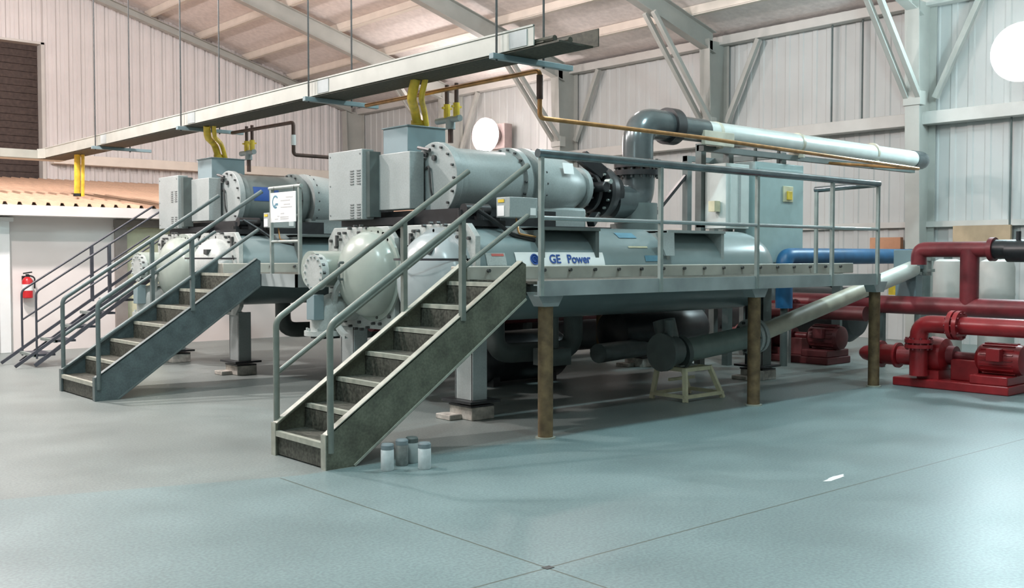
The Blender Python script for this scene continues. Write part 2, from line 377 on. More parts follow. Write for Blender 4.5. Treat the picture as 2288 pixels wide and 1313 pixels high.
# ------------------------------------------------------------------ lamps
def flood(loc, face, lens, label, stem_top=None, rr=.36):
    x, y, z = loc; d = Vector(face).normalized(); L = Vector(loc)
    t = thing('flood_lamp', label, 'lamp', loc)
    a, b, _ = frame(d)
    h = MB(); c = L + d * -.22
    h.prism([c + a * .30 + b * .32, c - a * .30 + b * .32, c - a * .30 - b * .32, c + a * .30 - b * .32], -d * .30)
    obj('housing', h, LAMPH, t, .02)
    obj('reflector', MB().lathe(L - d * .22, d, [(0, .18), (.22, rr * .8), (.42, rr * 1.04)], 32), LAMPH, t)
    obj('lens', MB().lathe(L + d * .12, d, [(0, rr), (.10, rr * .9), (.18, rr * .62), (.22, 0.0)], 32), lens, t)
    br = MB()
    if stem_top: br.cyl((x, y, z + .3), (x, y, stem_top), .03, n=10)
    else: br.cyl(L - d * .5, L - d * .70, .05, n=10)
    obj('bracket', br, STEELW, t)
flood(LAMP_R, (-1, -.15, 0), LENSC, 'glaring cool white flood lamp on the side wall at the far right edge', None, .44)
flood(LAMP_C, (-1, -.12, 0), LENSW, 'glaring warm flood lamp on the side wall behind the grey motor', None, .42)
flood(LAMP_L, (1, 0, -.1), LENSC, 'flood lamp on the wall behind the camera')
for i, (x, y, z, c, e) in enumerate(FILL_HIGH_BAYS):
    t = thing('unseen_high_bay_lamp', 'unseen dome-shaped lamp added under the roof as fill light', 'lamp', (x, y, z), 'unseen fill lamps under the roof')
    obj('unseen_lamp_shade', MB().lathe((x, y, z), (0, 0, 1), [(-.30, .30), (-.2, .27), (-.05, .17), (.05, .1), (.2, .09)], 24), STEELW, t)
    obj('rod', MB().cyl((x, y, z + .2), (x, y, roofz(x) - .01), .012, n=8), DARKP, t)

# ------------------------------------------------------------------ cable tray on trapeze hangers
t = thing('cable_tray', 'long pale cable tray hung below the roof above both machines', 'cable tray', (6.05, 13, 3.25))
TX0, TX1, TY0, TY1 = 5.9, 6.3, 6.52, 19.9
obj('side_rail', MB().box(TX0 - .012, TX0, TY0, TY1, 3.30, 3.47).box(TX0 - .02, TX0 + .0, TY0, TY1, 3.46, 3.475), TRAYM, t)
obj('side_rail', MB().box(TX1, TX1 + .012, TY0 - .36, TY1 + .4, 3.29, 3.44), CABLE, t)
obj('bottom_pan', MB().box(TX0, TX1, TY0 - .3, TY1 + .4, 3.285, 3.30), CABLE, t)
cb = MB()
for i in range(6): cb.tube([(TX0 + .05 + i * .06, TY0 - .2 + .1 * (i % 3), 3.335 + .01 * (i % 2)), (TX0 + .06 + i * .055, 13, 3.34), (TX0 + .05 + i * .06, TY1 - .1, 3.335)], .028, 8)
cb.box(TX0 + .01, TX1 - .01, TY0 - .1, TY1, 3.312, 3.325)
obj('cable', cb, CABLE, t)
obj('corner_section', MB().box(2.0, TX0 + .3, TY1 + .38, TY1 + .40, 3.29, 3.44).box(2.0, TX0 - .1, TY1 - .02, TY1, 3.29, 3.44).box(2.0, TX1, TY1, TY1 + .38, 3.28, 3.30)
    .prism([(TX0 - .1, TY1, 3.29), (TX0, TY1 - .15, 3.29), (TX0, TY1 - .15, 3.46), (TX0 - .1, TY1, 3.46)], (-.012, -.012, 0)), TRAYM, t)
for y in (17.0, 13.65, 10.2, 6.95):
    obj('hanger_strut', MB().box(5.78, 6.75, y - .03, y + .03, 3.235, 3.285), TEAL, t, .004)
    for x in (5.84, 6.40): obj('hanger_rod', MB().cyl((x, y, 3.22), (x, y, roofz(x)), .011, n=6), BOLT, t)
    obj('splice_plate', MB().box(TX0 - .018, TX0 - .012, y - .35, y - .12, 3.31, 3.45), DECK, t)
# yellow conduits
for i, (pts, lab) in enumerate((
    ([(6.1, 8.52, 3.30), (6.1, 8.60, 3.12), (6.45, 9.02, 3.05), (6.52, 9.08, 2.92)], 'yellow conduit bending down into the terminal box of the near machine'),
    ([(6.1, 13.40, 3.30), (6.15, 13.5, 3.15), (6.42, 13.85, 3.1), (6.5, 13.9, 2.91)], 'yellow conduit dropping into the terminal box of the second machine'),
    ([(6.1, 18.66, 3.30), (6.1, 18.67, 3.0), (6.1, 18.7, 2.56)], 'yellow conduit dropping from the tray to the tan roof'))):
    o = thing('yellow_conduit', lab, 'conduit', pts[-1], 'yellow conduits')
    obj('pipe', MB().tube(pts, .05 if i < 2 else .055, 12, .12), YELLOW, o)
    c = Vector(pts[-1]); obj('collar', MB().cyl(c, c + Vector((0, 0, .05)), .07, n=12), YELLOW if i < 2 else BLACK, o)
    obj('pipe', MB().tube([Vector(p) + Vector((.07, -.07, 0)) for p in pts], .03, 10, .12), YELLOW, o)
# brown relief pipes with valves above each motor
for i, (bx, by, top, zz, sb) in enumerate(((6.5, 8.45, 3.28, 2.92, 2.68), (6.5, 12.95, 3.28, 2.92, 2.66))):
    o = thing('relief_pipe', ('pair of brown relief pipes with yellow valves above the near motor', 'pair of brown relief pipes with yellow valves above the second motor')[i], 'pipe', (bx, by, sb))
    for s in (-.08, .08):
        obj('pipe', MB().cyl((bx, by + s, zz), (bx, by + s, top), .022, n=10), BROWNP, o)
        obj('valve', MB().cyl((bx, by + s, zz + .02), (bx, by + s, zz + .16), .034, n=10).bar((bx - .06, by + s, zz + .12), (bx + .06, by + s, zz + .12), .02, .02), YELLOW, o)
    obj('manifold', MB().cyl((bx, by - .14, zz), (bx, by + .25, zz), .034, n=12).cyl((bx, by + .02, zz), (bx, by + .02, zz - .1), .05, n=12), DECK, o)
    obj('stem', MB().cyl((bx, by + .02, zz - .05), (bx, by + .02, sb), .028, n=10), BROWNP, o)
# copper lines
o = thing('copper_pipe', 'copper pipe dropping from the tray end and running right past the elbow', 'pipe', (6.4, 7.0, 2.78))
obj('pipe', MB().tube([(6.40, 9.9, 3.21), (6.40, 7.0, 3.21), (6.40, 7.0, 2.78), (8.7, 7.0, 2.775), (13.4, 7.0, 2.70), (13.4, 8.45, 2.88)], .022, 10, .05), COPPER, o)
obj('insulation', MB().cyl((6.40, 7.0, 2.95), (6.40, 7.0, 3.17), .03, n=10), BROWNP, o)
o = thing('copper_pipe', 'dark copper pipe dropping beside the second machine and running right', 'pipe', (6.5, 11.74, 2.8))
obj('pipe', MB().tube([(6.42, 13.3, 3.21), (6.5, 11.74, 3.21), (6.5, 11.74, 2.8), (8.6, 11.74, 2.8)], .024, 10, .05), BROWNP, o)
obj('insulation', MB().cyl((6.5, 11.74, 2.92), (6.5, 11.74, 3.05), .032, n=10), WHITE, o)

# ------------------------------------------------------------------ chillers
def dome(c, r, dep, n=32, steps=9, rim=.05):
    pr = [(0, r + rim), (.03, r + rim), (.03, r)]
    for i in range(1, steps + 1):
        a = math.pi / 2 * i / steps; pr.append((.03 + .05 + dep * math.sin(a), r * math.cos(a)))
    pr.insert(3, (.08, r))
    return MB().lathe(c, (-1, 0, 0), pr, n)
def chiller(dy, near, label):
    t = thing('chiller', label, 'chiller', (5.9, 8.6 + dy, 0), 'water chillers on legs')
    Y = lambda y: y + dy
    # skid
    for y in (7.14, 9.78): obj('skid_rail', MB().box(5.6, 12.0, Y(y), Y(y + .16), 1.30, 1.425), SKID, t, .008)
    m = MB()
    for i in range(18): m.cyl((5.9 + i * .34, Y(7.14), 1.385), (5.9 + i * .34, Y(7.115), 1.385), .018, n=6)
    each('skid_bolt', m, BOLT, t)
    m = MB()
    for x in (7.0, 8.6, 10.2, 11.8): m.box(x, x + .1, Y(7.30), Y(9.78), 1.30, 1.37)
    each('cross_member', m, SKID, t)
    # shells
    EZ = 1.345; SR = .47; SY = 7.81
    pr = [(0, SR), (4.40, SR)] + [(4.40 + .50 * math.sin(math.pi / 2 * i / 8), SR * math.cos(math.pi / 2 * i / 8) ** .8) for i in range(1, 9)]
    e = obj('evaporator_shell', MB().lathe((5.96, Y(SY), EZ), (1, 0, 0), pr, 40), SHELL, t)
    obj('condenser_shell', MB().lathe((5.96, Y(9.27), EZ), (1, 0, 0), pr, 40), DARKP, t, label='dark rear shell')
    if near:
        # curved banner stuck to the shell
        a0 = R(8); a1 = R(26)
        b = MB(); n = 6; v = []
        for i in range(n + 1):
            an = a0 + (a1 - a0) * i / n
            for x in (6.42, 7.62): v.append((x, Y(SY) - (SR + .006) * math.cos(an), EZ + (SR + .006) * math.sin(an)))
        b.add(v, [(2 * i, 2 * i + 1, 2 * i + 3, 2 * i + 2) for i in range(n)])
        bn = obj('banner', b, WHITE, t, label='white banner with blue lettering')
        an = R(12.5); rr = SR + .0115; rot = (R(90 - 16), 0, 0)
        text('lettering', 'GE', (6.85, Y(SY) - rr * math.cos(an), EZ + rr * math.sin(an)), rot, .122, NAVY, bn)
        text('lettering', 'Power', (7.09, Y(SY) - rr * math.cos(an), EZ + rr * math.sin(an)), rot, .122, NAVY, bn)
        an = R(17); c = Vector((6.655, Y(SY) - (SR + .012) * math.cos(an), EZ + (SR + .012) * math.sin(an))); nn = Vector((0, -math.cos(an), math.sin(an)))
        em = MB().lathe(c, nn, [(0, .055), (.004, .055), (.004, .044), (0, .044)], 24)
        a_, b_, _ = frame(nn)
        em.tube([c + a_ * (.026 * math.cos(k)) + b_ * (.026 * math.sin(k)) for k in [i * .5 for i in range(11)]], .006, 6)
        obj('emblem', em, NAVY, bn)
        for x0_, x1_, za_, zb_, mm in ((6.06, 6.30, 10, 25, SHEET), (6.13, 6.28, 21, 24, REDP), (8.0, 8.28, 50, 62, TEALP), (8.05, 8.35, 33, 35.5, CREAM), (8.25, 8.5, 14, 22, TEALP)):
            v = []
            for k, za in enumerate((za_, (za_ + zb_) / 2, zb_)):
                for x in (x0_, x1_): v.append((x, Y(SY) - (SR + .005 + .002 * (mm is REDP)) * math.cos(R(za)), EZ + (SR + .005 + .002 * (mm is REDP)) * math.sin(R(za))))
            obj('sticker', MB().add(v, [(0, 1, 3, 2), (2, 3, 5, 4)]), mm, t)
    # saddles carrying the compressor
    for xa, xb in ((6.75, 7.5), (8.6, 9.55)):
        m = MB()
        for x in (xa, xb): m.prism([(x, Y(7.36), 1.47), (x, Y(7.36), 1.79), (x, Y(8.5), 1.79), (x, Y(8.4), 1.62)], (.05, 0, 0))
        m.box(xa, xb + .05, Y(7.34), Y(8.9), 1.77, 1.80); m.box(xa + .1, xb - .1, Y(7.6), Y(7.64), 1.62, 1.64)
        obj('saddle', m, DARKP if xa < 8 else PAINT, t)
    obj('gusset', MB().prism([(8.42, Y(7.34), 1.77), (8.70, Y(7.34), 1.77), (8.66, Y(7.30), 1.52), (8.52, Y(7.30), 1.52)], (0, .03, 0)), PAINT, t)
    # tube sheets and water boxes
    for ya, yb in ((7.32, 8.52), (8.62, 9.90)):
        za, zb = .76, 1.82; c = .12
        pl = obj('tube_sheet', MB().prism([(5.96, Y(ya + c), za), (5.96, Y(yb - c), za), (5.96, Y(yb), za + c), (5.96, Y(yb), zb - c), (5.96, Y(yb - c), zb), (5.96, Y(ya + c), zb), (5.96, Y(ya), zb - c), (5.96, Y(ya), za + c)], (-.06, 0, 0)), SHEET, t, .006)
        m = MB(); yc = (ya + yb) / 2
        m.bolts((5.90, Y(yc), 1.29), (-1, 0, 0), .545, 30, .016, .04)
        for yy in (ya + .08, yb - .08):
            for zz in (.9, 1.1, 1.29, 1.48, 1.68): m.cyl((5.90, Y(yy), zz), (5.87, Y(yy), zz), .018, n=6)
        for yy in (ya + .25, yc, yb - .25):
            for zz in (.82, 1.76): m.cyl((5.90, Y(yy), zz), (5.87, Y(yy), zz), .018, n=6)
        m.box(5.87, 5.90, Y(yb - .22), Y(yb - .19), 1.62, 1.74); m.box(5.87, 5.90, Y(ya + .14), Y(ya + .18), 1.60, 1.76)
        (each if near else few)('bolt', m, BOLT, pl)
    w1 = obj('water_box', dome((5.90, Y(7.86), 1.27), .47, .26), DOMEB if near else SHEET, t)
    obj('parting_seam', MB().lathe((5.90, Y(7.86), 1.475), (0, 0, 1), [(0, .44), (.02, .44)], 24, R(90), R(270)), SEAM, w1)
    obj('lifting_lug', MB().box(5.62, 5.70, Y(7.64), Y(7.74), 1.54, 1.60), BOLT, w1)
    w2 = obj('water_box', dome((5.90, Y(8.98), 1.33), .44, .26), DOME, t)
    obj('handle', MB().tube([(5.60, Y(9.06), 1.28), (5.52, Y(9.06), 1.28), (5.52, Y(9.06), 1.45), (5.60, Y(9.06), 1.45)], .014, 8, .02), DARKP, w2)
    # nozzles
    nz = obj('nozzle', MB().cyl((5.9, Y(9.46), 1.38), (5.42, Y(9.46), 1.38), .19, n=28), DOME, t)
    obj('blind_flange', MB().cyl((5.44, Y(9.30), 1.35), (5.36, Y(9.30), 1.35), .185, n=28).bolts((5.36, Y(9.30), 1.35), (-1, 0, 0), .16, 14, .014, .02), SHEET, nz)
    few('flange_bolt', MB().bolts((5.40, Y(9.30), 1.35), (-1, 0, 0), .175, 14, .02, .03), BOLT, nz)
    nz = obj('nozzle', MB().tube([(5.9, Y(9.4), .98), (5.55, Y(9.4), .98), (5.55, Y(9.4), .72)], .15, 20, .2), SHEET, t)
    obj('flange', MB().lathe((5.62, Y(8.98), 1.0), (-1, 0, 0), [(0, .33), (.05, .33), (.05, .28), (0, .28)], 32, R(120), R(260)), SHEET, nz)
    obj('flange', MB().cyl((5.55, Y(9.4), .74), (5.55, Y(9.4), .69), .21, n=24).bolts((5.55, Y(9.4), .74), (0, 0, 1), .18, 10, .014, .03), SHEET, nz)
    obj('junction_box', MB().box(5.35, 5.47, Y(9.27), Y(9.42), .86, 1.12), TEAL, t, .006)
    # motor
    mz = 2.30; my = 8.54
    mo = obj('motor', MB().lathe((6.42, Y(my), mz), (1, 0, 0), [(0, .33), (.0, .36), (.08, .36), (.08, .34), (.87, .34), (.87, .39), (.95, .39), (.95, .34), (1.02, .34)], 48), PAINT if near else DARKM, t)  # far motor barrel takes a darker tone than the near one
    obj('end_plate', MB().cyl((6.34, Y(my), mz), (6.42, Y(my), mz), .385, n=48), PAINT, mo, .006)
    m = MB().bolts((6.34, Y(my), mz), (-1, 0, 0), .345, 16, .014, .025).bolts((7.29, Y(my), mz), (-1, 0, 0), .365, 18, .014, .025)
    m.tube([(6.335, Y(my + .14), mz + .12), (6.31, Y(my + .05), mz + .14), (6.31, Y(my + .02), mz - .10), (6.335, Y(my + .02), mz - .2)], .012, 6, .03)
    m.tube([(6.30, Y(my + .22), mz + .34), (6.30, Y(my + .02), mz + .30)], .02, 6)
    m.cyl((6.34, Y(my + .12), mz + .26), (6.31, Y(my + .12), mz + .26), .025, n=8).cyl((6.34, Y(my - .02), mz + .22), (6.31, Y(my - .02), mz + .22), .03, n=8)
    few('bolt', m, BOLT, mo)
    be = obj('compressor_housing', MB().lathe((7.44, Y(my - .06), mz - .01), (1, 0, 0), [(0, .40), (.06, .40), (.06, .385), (.2, .385), (.42, .36), (.62, .31), (.78, .235), (.86, .19), (.86, .24), (.92, .24), (.92, .13)], 48), PAINT, t)
    m = MB().bolts((7.50, Y(my - .06), mz - .01), (1, 0, 0), .392, 20, .012, .02).bolts((8.36, Y(my - .06), mz - .01), (1, 0, 0), .215, 12, .016, .04)
    few('bolt', m, BOLT, be)
    obj('label_plate', MB().prism([(7.76, Y(my - .443), mz + .11), (7.93, Y(my - .423), mz + .11), (7.93, Y(my - .40), mz + .23), (7.76, Y(my - .417), mz + .23)], (0, -.004, 0)), WHITE, be)
    obj('lower_housing', MB().box(7.4, 8.2, Y(my - .35), Y(my + .3), 1.80, 2.05), PAINT, t, .03)
    cp = obj('inlet_valve', MB().lathe((8.34, Y(my - .06), 2.26), (1, 0, 0), [(0, .14), (.12, .14), (.12, .24), (.17, .24), (.17, .16), (.26, .16), (.26, .31), (.32, .31), (.32, .31), (.40, .30), (.46, .22), (.56, .22)], 36), BLACK, t)
    each('actuator', MB().bar((8.36, Y(my - .10), 2.66), (8.62, Y(my - .2), 2.46), .12, .15).cyl((8.45, Y(my - .2), 2.30), (8.45, Y(my - .42), 2.30), .06, n=12).bar((8.40, Y(my - .3), 1.98), (8.25, Y(my - .36), 1.88), .09, .09), BLACK, cp, .01)
    few('bolt', MB().bolts((8.60, Y(my - .06), 2.26), (-1, 0, 0), .27, 16, .016, .03).cyl((8.5, Y(my - .36), 2.36), (8.5, Y(my - .44), 2.36), .03, n=8), RAILG, cp)
    # cabinets in front of the motor
    c1 = obj('control_cabinet', MB().box(5.95, 6.10, Y(9.29), Y(9.97), 1.905, 2.65), PAINT, t, .008)
    m = MB()
    for (ya, zz) in ((9.50, 2.42), (9.50, 2.06)):
        for i in range(6):
            for q in (0, .13): m.box(5.943, 5.955, Y(ya - q - .05 + .0), Y(ya - q + .02), zz - i * .028, zz - i * .028 + .010)
    for yy in (9.33, 9.93):
        for zz in (1.96, 2.28, 2.60): m.cyl((5.955, Y(yy), zz), (5.945, Y(yy), zz), .010, n=6)
    (each if near else few)('vent_slot', m, mat('vent_shadow_grey', (.17, .19, .19), .6), c1)
    obj('side_channel', MB().box(6.0, 6.14, Y(9.22), Y(9.31), 1.93, 2.62), DARKP, t)
    c2 = obj('control_cabinet', MB().box(6.12, 6.30, Y(8.66), Y(9.30), 2.0, 2.59), PAINT, t, .008)
    obj('cabinet_base', MB().box(6.1, 6.4, Y(8.7), Y(9.95), 1.84, 1.92), BLACK, t)
    obj('terminal_box', MB().box(6.3, 6.80, Y(8.95), Y(9.41), 2.60, 2.89).box(6.285, 6.815, Y(8.935), Y(9.425), 2.885, 2.90), TEAL, t, .006)
    obj('cradle_and_shade', MB().box(6.2, 7.5, Y(7.95), Y(9.9), 1.80, 1.985).box(6.6, 8.3, Y(7.9), Y(9.3), 1.78, 1.83), BLACK, t)  # cradle enlarged in black to stand for the shade below the motor
    # side junction box with labels, gauges, tubing
    jb = obj('oil_panel', MB().box(6.40, 6.76, Y(7.42), Y(7.62), 1.885, 2.08), PAINT, t, .006)
    obj('label', MB().box(6.395, 6.398, Y(7.50), Y(7.60), 1.90, 2.0), WHITE, jb)
    obj('label', MB().box(6.66, 6.73, Y(7.415), Y(7.419), 1.91, 1.98), WHITE, jb)
    obj('label', MB().box(6.395, 6.398, Y(7.50), Y(7.59), 2.03, 2.06), YELLOW, jb)
    m = MB()
    for i in range(7):
        x = 6.05 + i * .07; m.cyl((x, Y(7.7 + .1 * (i % 3)), 1.78), (x, Y(7.7 + .1 * (i % 3)), 1.9 + .06 * (i % 2)), .04, n=10)
    m.box(6.0, 6.5, Y(7.6), Y(8.2), 1.80, 1.86).cyl((6.1, Y(7.75), 1.96), (6.4, Y(7.75), 1.96), .06, n=14)
    m.tube([(6.1, Y(7.6), 1.98), (6.3, Y(7.55), 1.86), (6.5, Y(7.5), 1.72), (6.8, Y(7.45), 1.66)], .02, 8, .05)
    obj('oil_pump', m, BLACK, t)
    obj('oil_tube', MB().tube([(6.55, Y(7.5), 1.88), (6.55, Y(7.46), 1.73), (6.78, Y(7.44), 1.70)], .010, 8, .03), COPPER, t)
    # legs
    for lx, ly in ((6.0, 7.52), (6.0, 9.55), (10.6, 7.6), (10.6, 9.55)):
        top = .80 if lx < 7 else 1.30
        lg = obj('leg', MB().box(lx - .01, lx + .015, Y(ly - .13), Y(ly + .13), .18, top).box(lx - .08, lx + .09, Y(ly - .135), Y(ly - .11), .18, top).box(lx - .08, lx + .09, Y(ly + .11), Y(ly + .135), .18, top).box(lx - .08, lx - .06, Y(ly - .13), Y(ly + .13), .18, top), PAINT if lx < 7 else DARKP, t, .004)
        obj('foot_plate', MB().box(lx - .16, lx + .2, Y(ly - .2), Y(ly + .24), .155, .18).box(lx - .12, lx + .15, Y(ly - .16), Y(ly + .18), .12, .135), BLACK, lg)
        obj('foot_block', MB().box(lx - .12, lx + .15, Y(ly - .17), Y(ly + .17), 0, .12).box(lx - .26, lx - .12, Y(ly - .02), Y(ly + .2), 0, .05), CONC, lg, .008)
    if near: obj('lower_drum', MB().lathe((8.95, Y(8.55), .60), (1, 0, 0), [(0, .1), (.05, .26), (.15, .33), (1.45, .33), (1.58, .26), (1.62, .1)], 32), BLACK, t)
    # underside pipework
    m = MB(); m.tube([(7.2, Y(8.6), 1.0), (7.2, Y(8.6), .45), (8.2, Y(8.4), .45), (8.2, Y(8.4), 1.0)], .11, 16, .2)
    m.cyl((7.62, Y(8.1), .95), (7.62, Y(8.1), .50), .05, n=12).box(7.45, 7.78, Y(8.0), Y(8.25), .34, .52)
    m.cyl((8.3, Y(8.1), .42), (9.6, Y(8.4), .42), .11, n=16)
    obj('drain_piping', m, DARKP, t)
    if not near:
        obj('sticker', MB().lathe((6.56, Y(my), mz), (1, 0, 0), [(0, .345), (.38, .345)], 24, R(-28) + math.pi, R(5) + math.pi), NAVY, t, label='blue label band on the motor')
    return t
chiller(0, True, 'near grey water chiller carrying a white banner beside the long walkway')
chiller(4.75, False, 'second grey water chiller with a blue motor label behind the sign')

# ------------------------------------------------------------------ large grey pipe over the near chiller
t = thing('overhead_pipe', 'large shiny grey pipe rising from the near machine and running to the side wall', 'pipe', (9.3, 8.42, 1.8))
obj('lower_elbow', MB().tube([(8.86, 8.48, 2.16), (9.3, 8.45, 2.16), (9.3, 8.42, 2.52)], .21, 24, .3, 8), PIPEG, t)
obj('drop_leg', MB().cyl((9.3, 8.45, 2.15), (9.3, 8.45, 1.84), .26, n=28).cyl((9.3, 8.45, 1.90), (9.3, 8.45, 1.83), .31, n=28), DARKP, t)
f, f2 = each('flange', MB().cyl((9.3, 8.42, 2.48), (9.3, 8.42, 2.54), .29, n=28).cyl((9.3, 8.42, 2.57), (9.3, 8.42, 2.63), .29, n=28), BLACK, t)
few('flange_bolt', MB().bolts((9.3, 8.42, 2.45), (0, 0, 1), .255, 14, .018, .22), BOLT, f)
obj('riser', MB().tube([(9.3, 8.42, 2.60), (9.3, 8.42, 3.12), (9.86, 8.42, 3.12)], .185, 32, .40, 10), PIPEG, t)
obj('coupling', MB().cyl((9.80, 8.42, 3.12), (9.96, 8.42, 3.12), .225, n=32), BLACK, t)
run = obj('pipe_run', MB().cyl((9.94, 8.42, 3.12), (15.95, 8.42, 3.08), .135, n=32), JACKET, t)
obj('pipe_neck', MB().cyl((9.96, 8.42, 3.12), (10.55, 8.42, 3.116), .148, n=32), PIPEG, t)
obj('pipe_end', MB().tube([(15.85, 8.42, 3.08), (16.25, 8.42, 3.08), (16.25, 8.75, 3.08)], .145, 20, .2), PIPEG, t)
obj('support_channel', MB().box(10.5, 15.9, 8.38, 8.46, 2.86, 2.93), DARKP, t)
for x in (10.75, 12.6, 14.6): each('pipe_clamp', MB().lathe((x, 8.42, 3.11), (1, 0, 0), [(0, .145), (.05, .145)], 24).box(x, x + .05, 8.30, 8.54, 2.90, 2.98), CREAMP, t)
obj('bracket', MB().box(10.35, 10.95, 8.24, 8.30, 2.92, 3.10), CREAMP, t, .005)

# ------------------------------------------------------------------ walkway along the near chiller
def rail_post(mb, x, y, z0, z1, s=.038): mb.box(x - s / 2, x + s / 2, y - s / 2, y + s / 2, z0, z1)
t = thing('walkway', 'long raised steel walkway with guard rails in front of the near chiller', 'walkway', (8.3, 6.65, 1.3))
obj('deck', MB().box(5.66, 10.9, 6.17, 7.10, 1.285, 1.31), GRATE, t)
obj('edge_beam', MB().box(5.62, 10.92, 6.15, 6.175, 1.19, 1.315).box(5.62, 10.92, 6.175, 6.22, 1.19, 1.20).box(5.62, 10.92, 6.175, 6.22, 1.275, 1.285), DECK, t)
obj('edge_beam', MB().box(5.60, 10.92, 7.08, 7.105, 1.19, 1.285), DECK, t)
m = MB()
for x in (5.7, 6.7, 7.7, 8.7, 9.7, 10.85): m.box(x, x + .06, 6.22, 7.08, 1.19, 1.28)
each('joist', m, DARKP, t)
for x in (5.64, 7.10, 8.55, 9.90, 10.84):
    m = MB(); rail_post(m, x, 6.15, 1.19, 2.32); obj('rail_post', m, RAILG, t, .004)
m = MB(); rail_post(m, 10.84, 6.95, 1.30, 2.28); obj('rail_post', m, RAILG, t, .004)
obj('top_rail', MB().tube([(5.60, 6.15, 2.345), (10.86, 6.15, 2.335), (10.86, 6.98, 2.31)], .036, 14, .03), CHROME, t, label='dark glossy top rail')
obj('mid_rail', MB().cyl((5.64, 6.15, 1.825), (10.84, 6.15, 1.82), .018, n=12), mat('bright_mid_rail', (.5, .56, .57), .25, .7), t)
for x in (5.80, 8.68, 11.0):
    lg = obj('support_leg', MB().cyl((x, 6.27, .012), (x, 6.27, 1.19), .064, n=20), RUST, t, label='rusty brown pipe leg')
    obj('foot_plate', MB().cyl((x, 6.27, 0), (x, 6.27, .014), .085, n=20), NOSE, lg)
    obj('cap_plate', MB().prism([(x - .16, 6.2, 1.22), (x + .16, 6.2, 1.22), (x + .08, 6.2, 1.10), (x - .08, 6.2, 1.10)], (0, .13, 0)), DECK, lg)

# ------------------------------------------------------------------ staircases
def stairs(label, xb, ya, yb, mat_s, mat_r, closed=True, right_mid=False, n=7, rise=.185, run=.278, x2=(4.97, 4.97), group='steel staircases'):
    """climbs towards +X; ya = near side (towards the camera), yb = far side"""
    t = thing('staircase', label, 'staircase', (xb, (ya + yb) / 2, 0), group)
    sl = rise / run; top = n * rise
    xe = xb + n * run - .10
    for y, s in ((ya, 1), (yb, -1)):
        m = MB()
        d = .31; zt = lambda x: .24 + sl * (x - xb)
        if closed:
            m.prism([(xb, y, 0), (xb, y, zt(xb)), (xe, y, zt(xe)), (xe + .04, y, zt(xe) - .02), (xe + .04, y, zt(xe) - d), (xb + (d - .24) / sl + .12, y, 0)], (0, s * .012, 0))
            m.bar((xb, y + s * .03, zt(xb)), (xe, y + s * .03, zt(xe)), .06, .014)
            m.bar((xb + (d - .24) / sl + .12, y + s * .02, .0), (xe + .04, y + s * .02, zt(xe) - d), .05, .014)
            m.box(xb - .01, xb + .008, y - .004 if s > 0 else y - .056, y + .056 if s > 0 else y + .004, 0, zt(xb))
        else:
            m.bar((xb + .0, y, .03), (xe, y, zt(xe) - .10), .03, .05); m.bar((xb - .25, y, .03), (xe, y, zt(xe) + .02), .03, .04)
        o = obj('stringer', m, mat_s, t)
        if closed:
            e = MB(); yy = y - s * .001
            e.bar((xb, yy + s * .03, zt(xb) + .008), (xe, yy + s * .03, zt(xe) + .008), .064, .006)
            e.bar((xb + (d - .24) / sl + .12, yy + s * .008, -.0 + .006), (xe + .04, yy + s * .008, zt(xe) - d + .006), .03, .016)
            e.box(xb - .016, xb - .009, y - .006 if s > 0 else y - .058, y + .058 if s > 0 else y + .006, 0, zt(xb) + .01)
            obj('worn_edge', e, NOSE if mat_s is STAIRG else mat_r, o, label='pale worn edge')
    for k in range(1, n + 1):
        x = xb + (k - 1) * run; z = k * rise; m = MB()
        m.box(x, x + run, ya + .014, yb - .014, z - .03, z)
        if closed and k < n: m.box(x + run - .012, x + run, ya + .014, yb - .014, z, z + rise - .03)
        if closed and k == 1: m.box(x + .01, x + .02, ya + .014, yb - .014, .01, z - .03)
        tr_ = obj('tread', m, GRATE if closed else mat_s, t)
        obj('nosing', MB().box(x - .012, x + .03, ya + .014, yb - .014, z - .036, z + .004), NOSE if closed else RAILG, tr_)
    for y, x2_, mid in ((ya, x2[0], right_mid), (yb, x2[1], True)):
        zr = lambda x: 1.03 + .655 * (x - xb - .03)
        r_ = MB(); xt = 5.66 + (xb - 3.75)
        r_.tube([(xb + .03, y, .12), (xb + .03, y, zr(xb + .03)), (xt, y, zr(xt))], .024 if closed else .015, 12, .06)
        if mid is True: r_.tube([(xb + .03, y, .62), (xt - .05, y, .62 + .655 * (xt - xb - .08))], .02 if closed else .013, 10)
        elif mid: r_.tube([(x2_, y, .62 + .655 * (x2_ - xb)), (xt + .0, y, .60 + .655 * (xt - xb))], .02, 10)
        h = obj('handrail', r_, mat_r, t)
        for xx in (x2_,): p = MB(); rail_post(p, xx, y, .2 + sl * (xx - xb), zr(xx), .042); obj('post', p, mat_r, h)
    return t
stairs('near staircase with worn olive stringers leading up to the long walkway', 3.75, 6.33, 7.12, STAIRG, mat('olive_grey_rail', (.19, .22, .195), .42, .2, var=.12, scale=9), True, 'half')
stairs('blue-grey staircase in the middle leading up to the platform with the sign', 3.72, 10.92, 12.05, STAIRB, mat('blue_grey_rail', (.125, .165, .165), .45, .2, var=.15, scale=9), True, True, rise=.187, x2=(4.78, 4.78))
stairs('thin open-tread staircase at the far left in front of the office wall', 4.22, 14.76, 15.42, STAIRC, STAIRC, False, True, rise=.18, run=.275, x2=(5.24, 5.22))
